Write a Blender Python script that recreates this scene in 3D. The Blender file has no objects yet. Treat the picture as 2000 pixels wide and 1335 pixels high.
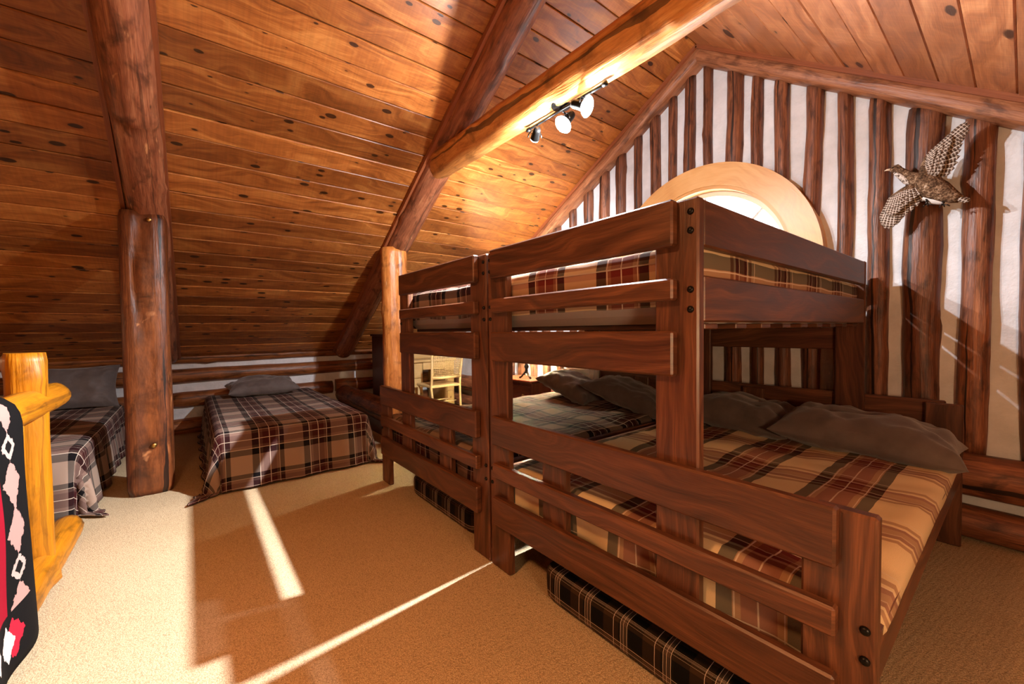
import bpy, math, random
from mathutils import Vector, Matrix, noise

S = bpy.context.scene
COL = S.collection
random.seed(7)
PI = math.pi

# ------------------------------------------------------------------ camera
EYE = Vector((0, 0, 1.2))
YAW, PIT, ROL, FPX = math.radians(51.6058), math.radians(-1.67747), math.radians(-.71567), 792.83
fw = Vector((math.cos(YAW), math.sin(YAW), 0)); rt = Vector((math.sin(YAW), -math.cos(YAW), 0)); upv = Vector((0, 0, 1))
F = fw * math.cos(PIT) + upv * math.sin(PIT); U0 = upv * math.cos(PIT) - fw * math.sin(PIT)
Rv = rt * math.cos(ROL) + U0 * math.sin(ROL); Uv = U0 * math.cos(ROL) - rt * math.sin(ROL)
cd = bpy.data.cameras.new('camera'); cam = bpy.data.objects.new('camera', cd); COL.objects.link(cam)
m = Matrix((Rv, Uv, -F)).transposed().to_4x4(); m.translation = EYE
cam.matrix_world = m
cd.sensor_fit = 'HORIZONTAL'; cd.sensor_width = 36; cd.lens = FPX * 36 / 2000; cd.clip_start = .02
S.camera = cam

# ------------------------------------------------------------------ world and exposure
wd = bpy.data.worlds.new('World'); S.world = wd; wd.use_nodes = True
bg = wd.node_tree.nodes['Background']; bg.inputs[0].default_value = (.86, .93, 1, 1); bg.inputs[1].default_value = 14
S.view_settings.view_transform = 'Standard'; S.view_settings.look = 'None'; S.view_settings.gamma = 1
S.view_settings.use_curve_mapping = False
S.view_settings.exposure = 0.0
S.cycles.use_denoising = True; S.cycles.use_light_tree = False
S.cycles.max_bounces = 5; S.cycles.diffuse_bounces = 4; S.cycles.glossy_bounces = 2; S.cycles.transparent_max_bounces = 6
S.cycles.use_adaptive_sampling = True; S.cycles.adaptive_threshold = .04
S.cycles.caustics_reflective = False; S.cycles.caustics_refractive = False
S.cycles.sample_clamp_indirect = 6

LAMP_W, LAMP2_W, LAMP3_W = (115, 1000), (56, 110), (22, 330)     # all-round and forward watts, the three bulbs of the track light
WARM_W, WARM2_W, WARM3_W = 46, 9, 95                   # warm watts: added dome fill, small left lantern, added near-side lantern fill
NIGHT_W = 190                               # the lit lamp on the nightstand
WARM_C = (1, .42, .15)

# ------------------------------------------------------------------ helpers
def lin(r, g, b):
    f = lambda c: (c / 255 / 12.92) if c / 255 <= .04045 else ((c / 255 + .055) / 1.055) ** 2.4
    return (f(r), f(g), f(b), 1)

def props(o, label=None, cat=None, group=None, kind=None):
    if label: o['label'] = label
    if cat: o['category'] = cat
    if group: o['group'] = group
    if kind: o['kind'] = kind
    return o

def thing(name, loc, label, cat, group=None, kind=None):
    o = bpy.data.objects.new(name, None); COL.objects.link(o); o.location = loc
    o.empty_display_size = .1
    return props(o, label, cat, group, kind)

class MB:
    def __init__(s): s.v = []; s.f = []; s.uv = []; s.sm = []
    def face(s, idx, uvs, smooth=False):
        s.f.append(idx); s.uv.append(uvs); s.sm.append(smooth)
    def box(s, x0, x1, y0, y1, z0, z1, b=.004, grain=None):
        c = [(x0 + x1) / 2, (y0 + y1) / 2, (z0 + z1) / 2]; h = [abs(x1 - x0) / 2, abs(y1 - y0) / 2, abs(z1 - z0) / 2]
        if grain is None: grain = h.index(max(h))
        b = min(b, min(h) * .45)
        base = len(s.v); idx = {}
        for sx in (-1, 1):
            for sy in (-1, 1):
                for sz in (-1, 1):
                    sg = (sx, sy, sz)
                    for a in range(3):
                        p = [c[k] + sg[k] * (h[k] if k == a else h[k] - b) for k in range(3)]
                        idx[(sg, a)] = len(s.v); s.v.append(tuple(p))
        def add(keys):
            ids = [idx[k] for k in keys]
            P = [Vector(s.v[i]) for i in ids]
            n = (P[1] - P[0]).cross(P[2] - P[0]); ctr = sum(P, Vector()) / len(P) - Vector(c)
            if n.dot(ctr) < 0: ids.reverse(); P.reverse(); n = -n
            na = [abs(t) for t in n]; dom = na.index(max(na))
            uv = []
            for p in P:
                o = [k for k in range(3) if k != grain]
                if dom == grain: uv.append((p[o[0]], p[o[1]] + .37))
                else:
                    oth = [k for k in o if k != dom][0]
                    uv.append((p[grain], p[oth] + .13 * dom + (.05 if n[dom] > 0 else 0)))
            s.face(ids, uv)
        for a in range(3):
            o = [k for k in range(3) if k != a]
            for sg in (-1, 1):
                q = []
                for (i, j) in ((-1, -1), (1, -1), (1, 1), (-1, 1)):
                    t = [0, 0, 0]; t[a] = sg; t[o[0]] = i; t[o[1]] = j; q.append((tuple(t), a))
                add(q)
        for e in range(3):
            o = [k for k in range(3) if k != e]
            for i in (-1, 1):
                for j in (-1, 1):
                    lo = [0, 0, 0]; lo[e] = -1; lo[o[0]] = i; lo[o[1]] = j; hi = list(lo); hi[e] = 1
                    add([(tuple(lo), o[0]), (tuple(hi), o[0]), (tuple(hi), o[1]), (tuple(lo), o[1])])
        for sx in (-1, 1):
            for sy in (-1, 1):
                for sz in (-1, 1):
                    add([((sx, sy, sz), 0), ((sx, sy, sz), 1), ((sx, sy, sz), 2)])
        return s
    def rings(s, rings, uvs, closed=True, caps=True, smooth=True):
        n = len(rings[0]); base = len(s.v)
        for r in rings: s.v += [tuple(p) for p in r]
        for i in range(len(rings) - 1):
            for j in range(n if closed else n - 1):
                k = (j + 1) % n
                u0, u1 = uvs[i], uvs[i + 1]
                va, vb = j / n, (j + 1) / n
                s.face([base + i * n + j, base + i * n + k, base + (i + 1) * n + k, base + (i + 1) * n + j],
                       [(u0, va), (u0, vb), (u1, vb), (u1, va)], smooth)
        if caps and closed:
            for i, rev in ((0, True), (len(rings) - 1, False)):
                ids = [base + i * n + j for j in range(n)]
                if rev: ids.reverse()
                uv = [(.2 + .1 * math.cos(2 * PI * j / n), .2 + .1 * math.sin(2 * PI * j / n)) for j in range(n)]
                s.face(ids, uv)
        return s
    def tube(s, pts, rad, seg=12, smooth=True):
        pts = [Vector(p) for p in pts]; rings = []; us = []; L = 0
        rf = rad if callable(rad) else (lambda t: rad)
        prev = None
        for i, p in enumerate(pts):
            d = (pts[min(i + 1, len(pts) - 1)] - pts[max(i - 1, 0)]).normalized()
            if prev is None:
                a = Vector((0, 0, 1)) if abs(d.z) < .9 else Vector((1, 0, 0))
                side = d.cross(a).normalized()
            else: side = (prev - d * prev.dot(d)).normalized()
            prev = side; o = d.cross(side)
            if i: L += (p - pts[i - 1]).length
            r = rf(i / max(1, len(pts) - 1))
            rings.append([p + (side * math.cos(2 * PI * j / seg) + o * math.sin(2 * PI * j / seg)) * r for j in range(seg)]); us.append(L)
        return s.rings(rings, us, smooth=smooth)
    def lathe(s, ctr, prof, axis=(0, 0, 1), seg=20, smooth=True):
        ax = Vector(axis).normalized(); a = Vector((1, 0, 0)) if abs(ax.x) < .8 else Vector((0, 1, 0))
        u = ax.cross(a).normalized(); w = ax.cross(u); c = Vector(ctr)
        rings = [[c + ax * h + (u * math.cos(2 * PI * j / seg) + w * math.sin(2 * PI * j / seg)) * max(r, 1e-4) for j in range(seg)] for r, h in prof]
        return s.rings(rings, [h for r, h in prof], smooth=smooth)
    def grid(s, P, UV, smooth=True, flip=False):
        nb = len(P); na = len(P[0]); base = len(s.v)
        for row in P: s.v += [tuple(p) for p in row]
        for i in range(nb - 1):
            for j in range(na - 1):
                q = [(i, j), (i, j + 1), (i + 1, j + 1), (i + 1, j)]
                if flip: q.reverse()
                s.face([base + a * na + b for a, b in q], [UV[a][b] for a, b in q], smooth)
        return s
    def mesh(s, name, off=(0, 0, 0)):
        me = bpy.data.meshes.new(name)
        me.from_pydata([(a - off[0], b - off[1], c - off[2]) for a, b, c in s.v], [], s.f)
        ul = me.uv_layers.new(name='UVMap'); k = 0
        flat = [c for fu in s.uv for p in fu for c in p]
        ul.data.foreach_set('uv', flat)
        me.polygons.foreach_set('use_smooth', s.sm)
        me.update(); return me
    def obj(s, name, mat, parent=None, loc=None):
        off = Vector((0, 0, 0)); q = parent
        while q is not None: off += q.location; q = q.parent
        if loc is not None: off = Vector(loc)
        me = s.mesh(name, off); me.materials.append(mat)
        o = bpy.data.objects.new(name, me); COL.objects.link(o)
        if parent is not None: o.parent = parent
        elif loc is not None: o.location = loc
        return o

def solid(o, t, off=0):
    md = o.modifiers.new('thickness', 'SOLIDIFY'); md.thickness = t; md.offset = off; return o

# ------------------------------------------------------------------ materials
class NT:
    def __init__(s, name):
        s.m = bpy.data.materials.new(name); s.m.use_nodes = True; s.t = s.m.node_tree; s.n = s.t.nodes
        s.b = s.n['Principled BSDF']
    def new(s, ty, **kw):
        n = s.n.new(ty)
        for k, v in kw.items(): setattr(n, k, v)
        return n
    def link(s, a, b): s.t.links.new(a, b)
    def val(s, x, inp):
        if hasattr(x, 'is_output'): s.link(x, inp)
        else: inp.default_value = x
    def math(s, op, a, b=None, c=None, clamp=False):
        n = s.new('ShaderNodeMath', operation=op); n.use_clamp = clamp
        for i, x in enumerate((a, b, c)):
            if x is not None: s.val(x, n.inputs[i])
        return n.outputs[0]
    def mix(s, fac, a, b, blend='MIX'):
        n = s.new('ShaderNodeMix', data_type='RGBA', blend_type=blend)
        s.val(fac, n.inputs[0]); s.val(a, n.inputs[6]); s.val(b, n.inputs[7]); return n.outputs[2]
    def ramp(s, fac, stops, interp='LINEAR'):
        n = s.new('ShaderNodeValToRGB'); cr = n.color_ramp; cr.interpolation = interp
        while len(cr.elements) < len(stops): cr.elements.new(.5)
        for e, (p, c) in zip(cr.elements, stops): e.position = p; e.color = c
        s.val(fac, n.inputs[0]); return n.outputs[0]
    def uv(s): return s.new('ShaderNodeTexCoord').outputs['UV']
    def objc(s): return s.new('ShaderNodeTexCoord').outputs['Object']
    def rnd(s): return s.new('ShaderNodeObjectInfo').outputs['Random']
    def sep(s, v):
        n = s.new('ShaderNodeSeparateXYZ'); s.link(v, n.inputs[0]); return n.outputs
    def comb(s, x, y, z):
        n = s.new('ShaderNodeCombineXYZ')
        for i, q in enumerate((x, y, z)): s.val(q, n.inputs[i])
        return n.outputs[0]
    def noise(s, vec, scale, detail=3, rough=.55, dist=0):
        n = s.new('ShaderNodeTexNoise'); s.link(vec, n.inputs['Vector']); n.inputs['Scale'].default_value = scale
        n.inputs['Detail'].default_value = detail; n.inputs['Roughness'].default_value = rough; n.inputs['Distortion'].default_value = dist
        return n.outputs['Fac']
    def voro(s, vec, scale):
        n = s.new('ShaderNodeTexVoronoi'); s.link(vec, n.inputs['Vector']); n.inputs['Scale'].default_value = scale; return n.outputs
    def bump(s, h, strength=.3, dist=.01):
        n = s.new('ShaderNodeBump'); s.link(h, n.inputs['Height']); n.inputs['Strength'].default_value = strength; n.inputs['Distance'].default_value = dist
        s.link(n.outputs[0], s.b.inputs['Normal'])
    def set(s, col=None, rough=None, metal=None, spec=None, **kw):
        if col is not None: s.val(col, s.b.inputs['Base Color'])
        if rough is not None: s.val(rough, s.b.inputs['Roughness'])
        if metal is not None: s.b.inputs['Metallic'].default_value = metal
        if spec is not None: s.b.inputs['Specular IOR Level'].default_value = spec
        for k, v in kw.items(): s.b.inputs[k].default_value = v
        return s.m

def plain(name, col, rough=.5, metal=0, spec=.5, bump=0, bscale=200):
    t = NT(name)
    if bump:
        h = t.noise(t.objc(), bscale, 2); t.bump(h, bump, .003)
        c = t.mix(t.math('MULTIPLY', h, .25), col, tuple(x * .6 for x in col[:3]) + (1,))
        return t.set(c, rough, metal, spec)
    return t.set(col, rough, metal, spec)

def wood(name, c_dark, c_mid, c_light, rough=.42, knots=0, across=14, vary=.5, saw=0, vscale=1):
    """board wood: uv.x runs along the grain, metres"""
    t = NT(name); uv = t.sep(t.uv()); r = t.rnd()
    off = t.math('MULTIPLY', r, 37.7)
    x = t.math('ADD', uv[0], off); y = t.math('ADD', t.math('MULTIPLY', uv[1], vscale), t.math('MULTIPLY', off, 1.7))
    wv = t.comb(t.math('MULTIPLY', x, 1.1), t.math('MULTIPLY', y, 3.2), off)
    warp = t.noise(wv, 1.2, 2)
    gv = t.comb(t.math('MULTIPLY', x, .9), t.math('ADD', t.math('MULTIPLY', y, across), t.math('MULTIPLY', warp, 5.0)), off)
    g1 = t.noise(gv, 2.2, 3, .62)
    fv = t.comb(t.math('MULTIPLY', x, 5), t.math('MULTIPLY', y, 170), off)
    g2 = t.noise(fv, 1.5, 2, .6)
    g = t.math('ADD', t.math('MULTIPLY', g1, .75), t.math('MULTIPLY', g2, .25))
    col = t.ramp(g, [(.28, c_dark), (.5, c_mid), (.72, c_light)])
    tone = t.math('ADD', t.math('MULTIPLY', r, vary), 1 - vary / 2)
    col = t.mix(1, col, t.comb(tone, t.math('POWER', tone, 1.15), t.math('POWER', tone, 1.3)), 'MULTIPLY')
    if knots:
        kv = t.comb(t.math('MULTIPLY', x, 2.6), t.math('MULTIPLY', y, 5.6), off)
        wob = t.noise(kv, 5, 2)
        v = t.voro(kv, knots)
        d = t.math('ADD', v['Distance'], t.math('MULTIPLY', t.math('SUBTRACT', wob, .5), .12))
        cr = t.sep(v['Color'])[0]
        size = t.math('MULTIPLY', t.math('SUBTRACT', cr, .22, clamp=True), .30)
        k = t.math('SUBTRACT', 1, t.math('MULTIPLY', t.math('SUBTRACT', d, size), 28), clamp=True)
        k = t.math('MULTIPLY', k, t.math('GREATER_THAN', cr, .3))
        halo = t.math('SUBTRACT', 1, t.math('MULTIPLY', t.math('SUBTRACT', d, size), 6), clamp=True)
        halo = t.math('MULTIPLY', halo, t.math('GREATER_THAN', cr, .3))
        col = t.mix(t.math('MULTIPLY', halo, .3), col, c_dark)
        col = t.mix(t.math('MULTIPLY', k, .88), col, tuple(q * .12 for q in c_dark[:3]) + (1,))
    if saw:
        sv = t.comb(t.math('MULTIPLY', x, 70), t.math('MULTIPLY', y, 2), off)
        sn = t.noise(sv, 1, 1)
        col = t.mix(saw, col, t.mix(1, col, t.ramp(sn, [(.4, (.6, .6, .6, 1)), (.6, (1, 1, 1, 1))]), 'MULTIPLY'))
    t.bump(g2, .2, .003)
    return t.set(col, t.math('ADD', t.math('MULTIPLY', g, .18), rough - .09), 0, .5)

def logmat(name, c_dark, c_mid, c_light, rough=.5, crack=1., patch=None, vary=.45):
    """peeled log: uv.x metres along it, uv.y 0..1 around it, .5 facing the room"""
    t = NT(name); uv = t.sep(t.uv()); r = t.rnd(); off = t.math('MULTIPLY', r, 53.1)
    x = t.math('ADD', uv[0], off); y = uv[1]
    g1 = t.noise(t.comb(t.math('MULTIPLY', x, 1.4), t.math('MULTIPLY', y, 11), off), 2, 4, .6, .4)
    g2 = t.noise(t.comb(t.math('MULTIPLY', x, 6), t.math('MULTIPLY', y, 60), off), 2, 3, .6)
    pt = t.noise(t.comb(t.math('MULTIPLY', x, 2.6), t.math('MULTIPLY', y, 3.5), off), 2, 4, .6, .5)
    g = t.math('ADD', t.math('MULTIPLY', g1, .6), t.math('MULTIPLY', g2, .4))
    col = t.ramp(g, [(.3, c_dark), (.5, c_mid), (.7, c_light)])
    col = t.mix(t.math('MULTIPLY', t.ramp(pt, [(.5, (0, 0, 0, 1)), (.66, (1, 1, 1, 1))]), .75), col, tuple(q * .45 for q in c_dark[:3]) + (1,))
    if patch:
        p2 = t.noise(t.comb(t.math('MULTIPLY', x, 2.2), t.math('MULTIPLY', y, 7), t.math('ADD', off, 9)), 2, 3, .6, .6)
        col = t.mix(t.ramp(p2, [(.66, (0, 0, 0, 1)), (.72, (1, 1, 1, 1))]), col, patch)
    v = t.voro(t.comb(t.math('MULTIPLY', x, 3.2), t.math('MULTIPLY', y, 5), off), 1.3)
    kn = t.math('SUBTRACT', 1, t.math('MULTIPLY', v['Distance'], 11), clamp=True)
    col = t.mix(t.math('MULTIPLY', kn, .85), col, tuple(q * .2 for q in c_dark[:3]) + (1,))
    tone = t.math('ADD', t.math('MULTIPLY', r, vary), 1 - vary / 2)
    col = t.mix(1, col, t.comb(tone, t.math('POWER', tone, 1.1), t.math('POWER', tone, 1.2)), 'MULTIPLY')
    wob = t.noise(t.comb(t.math('MULTIPLY', x, 1.6), off, 0), 1.5, 3)
    cpos = t.math('ADD', t.math('ADD', .42, t.math('MULTIPLY', t.math('FRACT', t.math('MULTIPLY', r, 7.3)), .16)), t.math('MULTIPLY', t.math('SUBTRACT', wob, .5), .1))
    cw = t.math('MULTIPLY', t.math('SUBTRACT', t.noise(t.comb(t.math('MULTIPLY', x, 1.3), off, 3), 1.2, 1), .3, clamp=True), .06)
    ck = t.math('LESS_THAN', t.math('ABSOLUTE', t.math('SUBTRACT', y, cpos)), cw)
    ck = t.math('MULTIPLY', ck, crack)
    col = t.mix(t.math('MULTIPLY', ck, .9), col, (.006, .004, .003, 1))
    t.bump(g1, .6, .01)
    return t.set(col, rough, 0, .45)

def plaid(name, period, stops, soft=.5, rough=.9, lines=None, fine=900, weft=None):
    """woven check: uv in metres; the same colour sequence in warp and weft"""
    t = NT(name); uv = t.sep(t.uv()); cols = []; lns = []
    for k in (0, 1):
        fr = t.math('FRACT', t.math('ADD', t.math('DIVIDE', uv[k], period), 10.15 + .31 * k))
        cols.append(t.ramp(fr, (weft or stops) if k else stops, 'CONSTANT'))
        if lines:
            st = [(0, (0, 0, 0, 1))]
            for p, w in lines: st += [(p, (1, 1, 1, 1)), (p + w, (0, 0, 0, 1))]
            lns.append(t.ramp(fr, st, 'CONSTANT'))
    avg = t.mix(soft, cols[0], cols[1])
    mul = t.mix(1, t.mix(1, cols[0], cols[1], 'MULTIPLY'), (1.9, 1.9, 1.9, 1), 'MULTIPLY')
    col = t.mix(.45, avg, mul)
    if lines:
        ln = t.math('MAXIMUM', lns[0], lns[1])
        col = t.mix(t.math('MULTIPLY', ln, .7), col, lin(225, 210, 190))
    tw = t.noise(t.uv(), fine, 1)
    col = t.mix(1, col, t.ramp(tw, [(.3, (.72, .72, .72, 1)), (.7, (1.1, 1.1, 1.1, 1))]), 'MULTIPLY')
    t.bump(tw, .35, .002)
    return t.set(col, rough, 0, .15)

M = {}
M['bunk'] = wood('stained_pine', lin(46, 26, 17), lin(87, 52, 34), lin(126, 80, 52), .38, 0, 16, .28)
M['plank'] = wood('cedar_plank', lin(104, 54, 22), lin(164, 96, 42), lin(204, 138, 70), .36, 2.5, 9, .75, .25)
M['plank_red'] = wood('cedar_plank_red', lin(124, 72, 42), lin(170, 106, 64), lin(202, 140, 92), .36, 1.2, 9, .4, .2)
M['trim'] = wood('trim_wood', lin(104, 54, 30), lin(140, 78, 46), lin(164, 98, 60), .42, 0, 14, .2)
M['glog'] = logmat('gable_log', lin(66, 36, 25), lin(116, 70, 47), lin(162, 104, 68), .45, 1., None, .5)
M['klog'] = logmat('knee_wall_log', lin(88, 48, 24), lin(138, 80, 40), lin(176, 112, 58), .4, .6, None, .4)
M['post'] = logmat('log_post', lin(62, 31, 15), lin(108, 58, 28), lin(150, 88, 46), .42, 1., lin(176, 118, 74), .25)
M['rafter'] = logmat('rafter_log', lin(92, 50, 32), lin(148, 88, 58), lin(190, 128, 88), .42, .5, lin(204, 148, 100), .2)
M['trimlog'] = logmat('trim_log', lin(112, 64, 40), lin(158, 102, 68), lin(190, 134, 94), .45, .2, None, .1)
M['tie'] = logmat('honey_log', lin(150, 92, 44), lin(196, 130, 66), lin(220, 160, 90), .38, .8, None, .1)
M['yellow'] = logmat('yellow_log', lin(150, 90, 8), lin(180, 112, 10), lin(200, 132, 18), .42, .4, None, .08)
M['pine'] = wood('clear_pine', lin(196, 142, 84), lin(212, 162, 102), lin(224, 178, 120), .4, 0, 10, .1)
M['cream'] = wood('cream_pine', lin(196, 158, 98), lin(216, 180, 118), lin(228, 196, 138), .4, 0, 10, .1)
M['dark'] = wood('dark_walnut', lin(40, 20, 14), lin(62, 31, 20), lin(84, 44, 28), .32, 0, 14, .2)
M['cherry'] = wood('cherry_wood', lin(72, 30, 18), lin(104, 48, 28), lin(130, 66, 40), .3, 0, 12, .1)
M['black'] = plain('black_metal', lin(20, 20, 20), .35, .6)
M['darkmetal'] = plain('bronze_metal', lin(54, 50, 46), .3, .8)
M['brass'] = plain('brass', lin(190, 160, 96), .3, 1)
M['void'] = plain('backing', lin(26, 16, 10), .9)
M['sheet'] = plain('grey_sheet', lin(176, 170, 168), .85, 0, .2, .2, 60)
M['mattress'] = plain('mattress_ticking', lin(150, 144, 140), .9, 0, .2, .2, 90)

t = NT('plaster_chinking'); h = t.noise(t.objc(), 6, 5, .6); h2 = t.noise(t.objc(), 60, 3)
t.bump(t.math('ADD', h, t.math('MULTIPLY', h2, .25)), .5, .02)
M['plaster'] = t.set(t.ramp(h, [(.3, lin(204, 206, 208)), (.7, lin(230, 231, 234))]), .8, 0, .2)

t = NT('berber_carpet'); oc = t.objc(); s3 = t.sep(oc)
v = t.voro(oc, 170); sp = t.noise(oc, 330, 2); bigc = t.noise(oc, 1.3, 3)
row = t.math('SINE', t.math('MULTIPLY', t.math('ADD', s3[1], t.math('MULTIPLY', s3[0], .15)), 300))
hh = t.math('ADD', t.math('MULTIPLY', t.math('SUBTRACT', 1, v['Distance']), .8), t.math('MULTIPLY', row, .12))
t.bump(hh, .6, .004)
c = t.ramp(sp, [(.36, lin(160, 136, 102)), (.5, lin(214, 194, 158)), (.62, lin(226, 208, 174))])
c = t.mix(1, c, t.ramp(v['Distance'], [(.0, (1, 1, 1, 1)), (.9, (.62, .6, .58, 1))]), 'MULTIPLY')
c = t.mix(1, c, t.ramp(bigc, [(.35, (.93, .92, .9, 1)), (.65, (1, 1, 1, 1))]), 'MULTIPLY')
M['carpet'] = t.set(c, .95, 0, .05)

t = NT('pillowcase'); n1 = t.noise(t.objc(), 500, 1); n2 = t.noise(t.objc(), 11, 3, .6)
t.bump(t.math('ADD', t.math('MULTIPLY', n1, .1), n2), .35, .012)
M['pillow'] = t.set(t.ramp(n2, [(.3, lin(84, 75, 73)), (.7, lin(100, 90, 87))]), .62, 0, .3)
M['pillow'].node_tree.nodes['Principled BSDF'].inputs['Sheen Weight'].default_value = .3

CR, BU, DK, TN = lin(170, 152, 138), lin(80, 36, 36), lin(26, 22, 24), lin(116, 88, 80)
M['plaid'] = plaid('plaid_blanket', .36, [(0, CR), (.33, DK), (.46, TN), (.53, BU), (.66, BU), (.78, TN), (.84, DK), (.94, CR)], .5,
                   .92, [(.46, .009), (.655, .010), (.84, .009)])
CW, BW, RW = lin(214, 200, 172), lin(150, 112, 88), lin(118, 46, 40)
M['plaid_warm'] = plaid('plaid_blanket_warm', .40, [(0, CW), (.36, DK), (.46, BW), (.52, RW), (.72, RW), (.76, BW), (.82, DK), (.93, CW)], .42,
                        .92, [(.47, .010), (.64, .011), (.80, .010)], weft=[(0, CW), (.30, BW), (.36, CW), (.40, RW), (.46, BW), (.58, RW), (.64, CW), (.68, BW), (.74, CW)])
GN, BK, OL = lin(38, 36, 26), lin(14, 14, 15), lin(74, 56, 38)
M['pad'] = plaid('plaid_pad', .17, [(0, BK), (.22, GN), (.3, lin(120, 104, 92)), (.42, GN), (.5, OL), (.8, OL), (.9, BK)], .5, .9, [(.27, .012), (.36, .010), (.43, .012), (.62, .012)])

# ------------------------------------------------------------------ room dimensions
RY, RZ, SL, SR = 1.73, 3.56, .58, .70
XG, XB, YK, YR = 3.50, -4.0, 6.34, -2.0
zl = lambda y: RZ - SL * (y - RY)
zr = lambda y: RZ - SR * (RY - y)
zroof = lambda y: zl(y) if y > RY else zr(y)

def nz(x, y, z): return noise.noise(Vector((x, y, z)))

def log(p0, p1, front, rs, rf, seed, n=22, seg=16, lump=.06, sup=2.0, bow=0., knots=0, taper=0., flat=None, groove=None):
    """lumpy log from p0 to p1; front = direction that faces the room"""
    p0, p1 = Vector(p0), Vector(p1); d = (p1 - p0); L = d.length; d.normalize()
    fr = Vector(front); fr = (fr - d * fr.dot(d)).normalized(); sd = d.cross(fr).normalized()
    kn = [(random.random() * L, random.random() * 2 * PI, .5 + random.random()) for _ in range(knots)]
    rings, us = [], []
    for i in range(n + 1):
        tt = i / n; s = tt * L; ring = []
        c = p0 + d * s + sd * (nz(s * .7, seed, 1.3) * bow) + fr * (nz(s * .7, seed, 8.3) * bow * .4)
        tap = 1 - taper * tt
        endr = 1.0
        if i == 0 or i == n: endr = .93
        for j in range(seg):
            ph = 2 * PI * j / seg
            cx, sx = math.cos(ph), math.sin(ph)
            cx = math.copysign(abs(cx) ** (2 / sup), cx); sx = math.copysign(abs(sx) ** (2 / sup), sx)
            k = 1 + lump * (nz(s * 2.2, math.cos(ph) * 1.2 + seed, math.sin(ph) * 1.2) * 1.1 + nz(s * 7, math.cos(ph) * 2 + seed, math.sin(ph) * 2) * .45)
            for (ks, kp, kk) in kn:
                da = abs((ph - kp + PI) % (2 * PI) - PI) * rs
                k += .22 * kk * math.exp(-((s - ks) ** 2 + da * da) / (.035 * .035))
            if groove is not None:
                gc = groove[0] + nz(s * 1.4, seed, 5.) * .25
                ga = abs((ph - gc + PI) % (2 * PI) - PI)
                if ga < 2 * PI / seg * .75: k *= 1 - groove[1] * (.35 + .65 * min(1, abs(nz(s * .9, seed, 2.)) * 3))
            k *= tap * endr
            w = 1.0 if flat is None else flat(s)
            ring.append(c - fr * cx * rf * k * w + sd * sx * rs * k)
        rings.append(ring); us.append(s)
    return MB().rings(rings, us)

# ------------------------------------------------------------------ floor and shell
fl = MB().box(XB, XG + .1, YR - .1, YK + .1, -.06, 0, .001).obj('floor', M['carpet']); props(fl, 'beige looped berber carpet covering the loft floor', 'floor', kind='structure')

def sheet_wall(name, quads, mat, label, cat='wall'):
    b = MB()
    for q in quads:
        i = len(b.v); b.v += [tuple(p) for p in q]; b.face([i, i + 1, i + 2, i + 3], [(0, 0), (1, 0), (1, 1), (0, 1)])
    return props(b.obj(name, mat), label, cat, kind='structure')

# gable wall (plaster sheet with a half-round opening), thickened outward
WY, WZ, WR = 1.735, 1.678, .69
quads = []; y = YR - .1; step = .02
while y < YK + .1:
    y2 = y + step
    ym = (y + y2) / 2
    top = lambda q: zroof(q) + .08
    if abs(ym - WY) < WR:
        a = lambda q: WZ + math.sqrt(max(0, WR * WR - (q - WY) ** 2))
        quads.append([(XG, y, 0), (XG, y2, 0), (XG, y2, WZ), (XG, y, WZ)])
        quads.append([(XG, y, a(y)), (XG, y2, a(y2)), (XG, y2, top(y2)), (XG, y, top(y))])
    else:
        quads.append([(XG, y, 0), (XG, y2, 0), (XG, y2, top(y2)), (XG, y, top(y))])
    y = y2
gw = sheet_wall('wall_right', quads, M['plaster'], 'gable wall of white chinking between upright brown logs'); solid(gw, .12, 1)
# make sure the thickness goes outward: faces are wound towards +x or -x; shift with offset sign
gw.modifiers['thickness'].offset = -1 if (Vector(quads[0][1]) - Vector(quads[0][0])).cross(Vector(quads[0][2]) - Vector(quads[0][0])).x < 0 else 1
if (Vector(quads[0][1]) - Vector(quads[0][0])).cross(Vector(quads[0][2]) - Vector(quads[0][0])).x > 0: gw.modifiers['thickness'].offset = 1

stripes = [(3.95, .11), (3.715, .12), (3.48, .1), (3.244, .096), (3.003, .122), (2.786, .124), (2.567, .119), (2.368, .08), (2.184, .102), (2.01, .075), (1.851, .1), (1.678, .08),
           (1.489, .132), (1.303, .088), (1.138, .098), (.947, .112), (.77, .088), (.601, .114), (.382, .172), (.16, .128), (-.035, .1), (-.25, .13), (-.46, .12), (-.68, .13), (-.9, .12)]
stripes = [(4.9, .12), (4.66, .12), (4.42, .12), (4.18, .12)] + stripes
for i, (yc, w) in enumerate(stripes):
    segs = []
    ztop = zroof(yc) - .10
    if abs(yc - WY) < .86:
        zz = WZ + math.sqrt(.85 ** 2 - (yc - WY) ** 2) - .05
        if zz < ztop - .1: segs.append((zz, ztop))
        segs.append((.46, 1.60))
    else: segs.append((.46, ztop))
    for (a, b) in segs:
        n = max(8, int((b - a) / .07))
        log((XG - .005, yc, a), (XG - .005, yc, b), (-1, 0, 0), w * .47, .055 + .12 * (w - .1), i * 3.1 + a, n=n, seg=14, lump=.16, bow=.03, knots=2 if (b - a) > 1 else 1, taper=-.05).obj('log', M['glog'], gw)
# horizontal base logs of the gable
for z0, r, xx in ((.09, .09, 3.40), (.365, .12, 3.43)):
    log((xx, YR, z0), (xx, YK, z0), (-1, 0, 0), r, r, z0 * 40, n=70, seg=14, lump=.07, bow=.02, knots=9).obj('log', M['glog'], gw)

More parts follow.
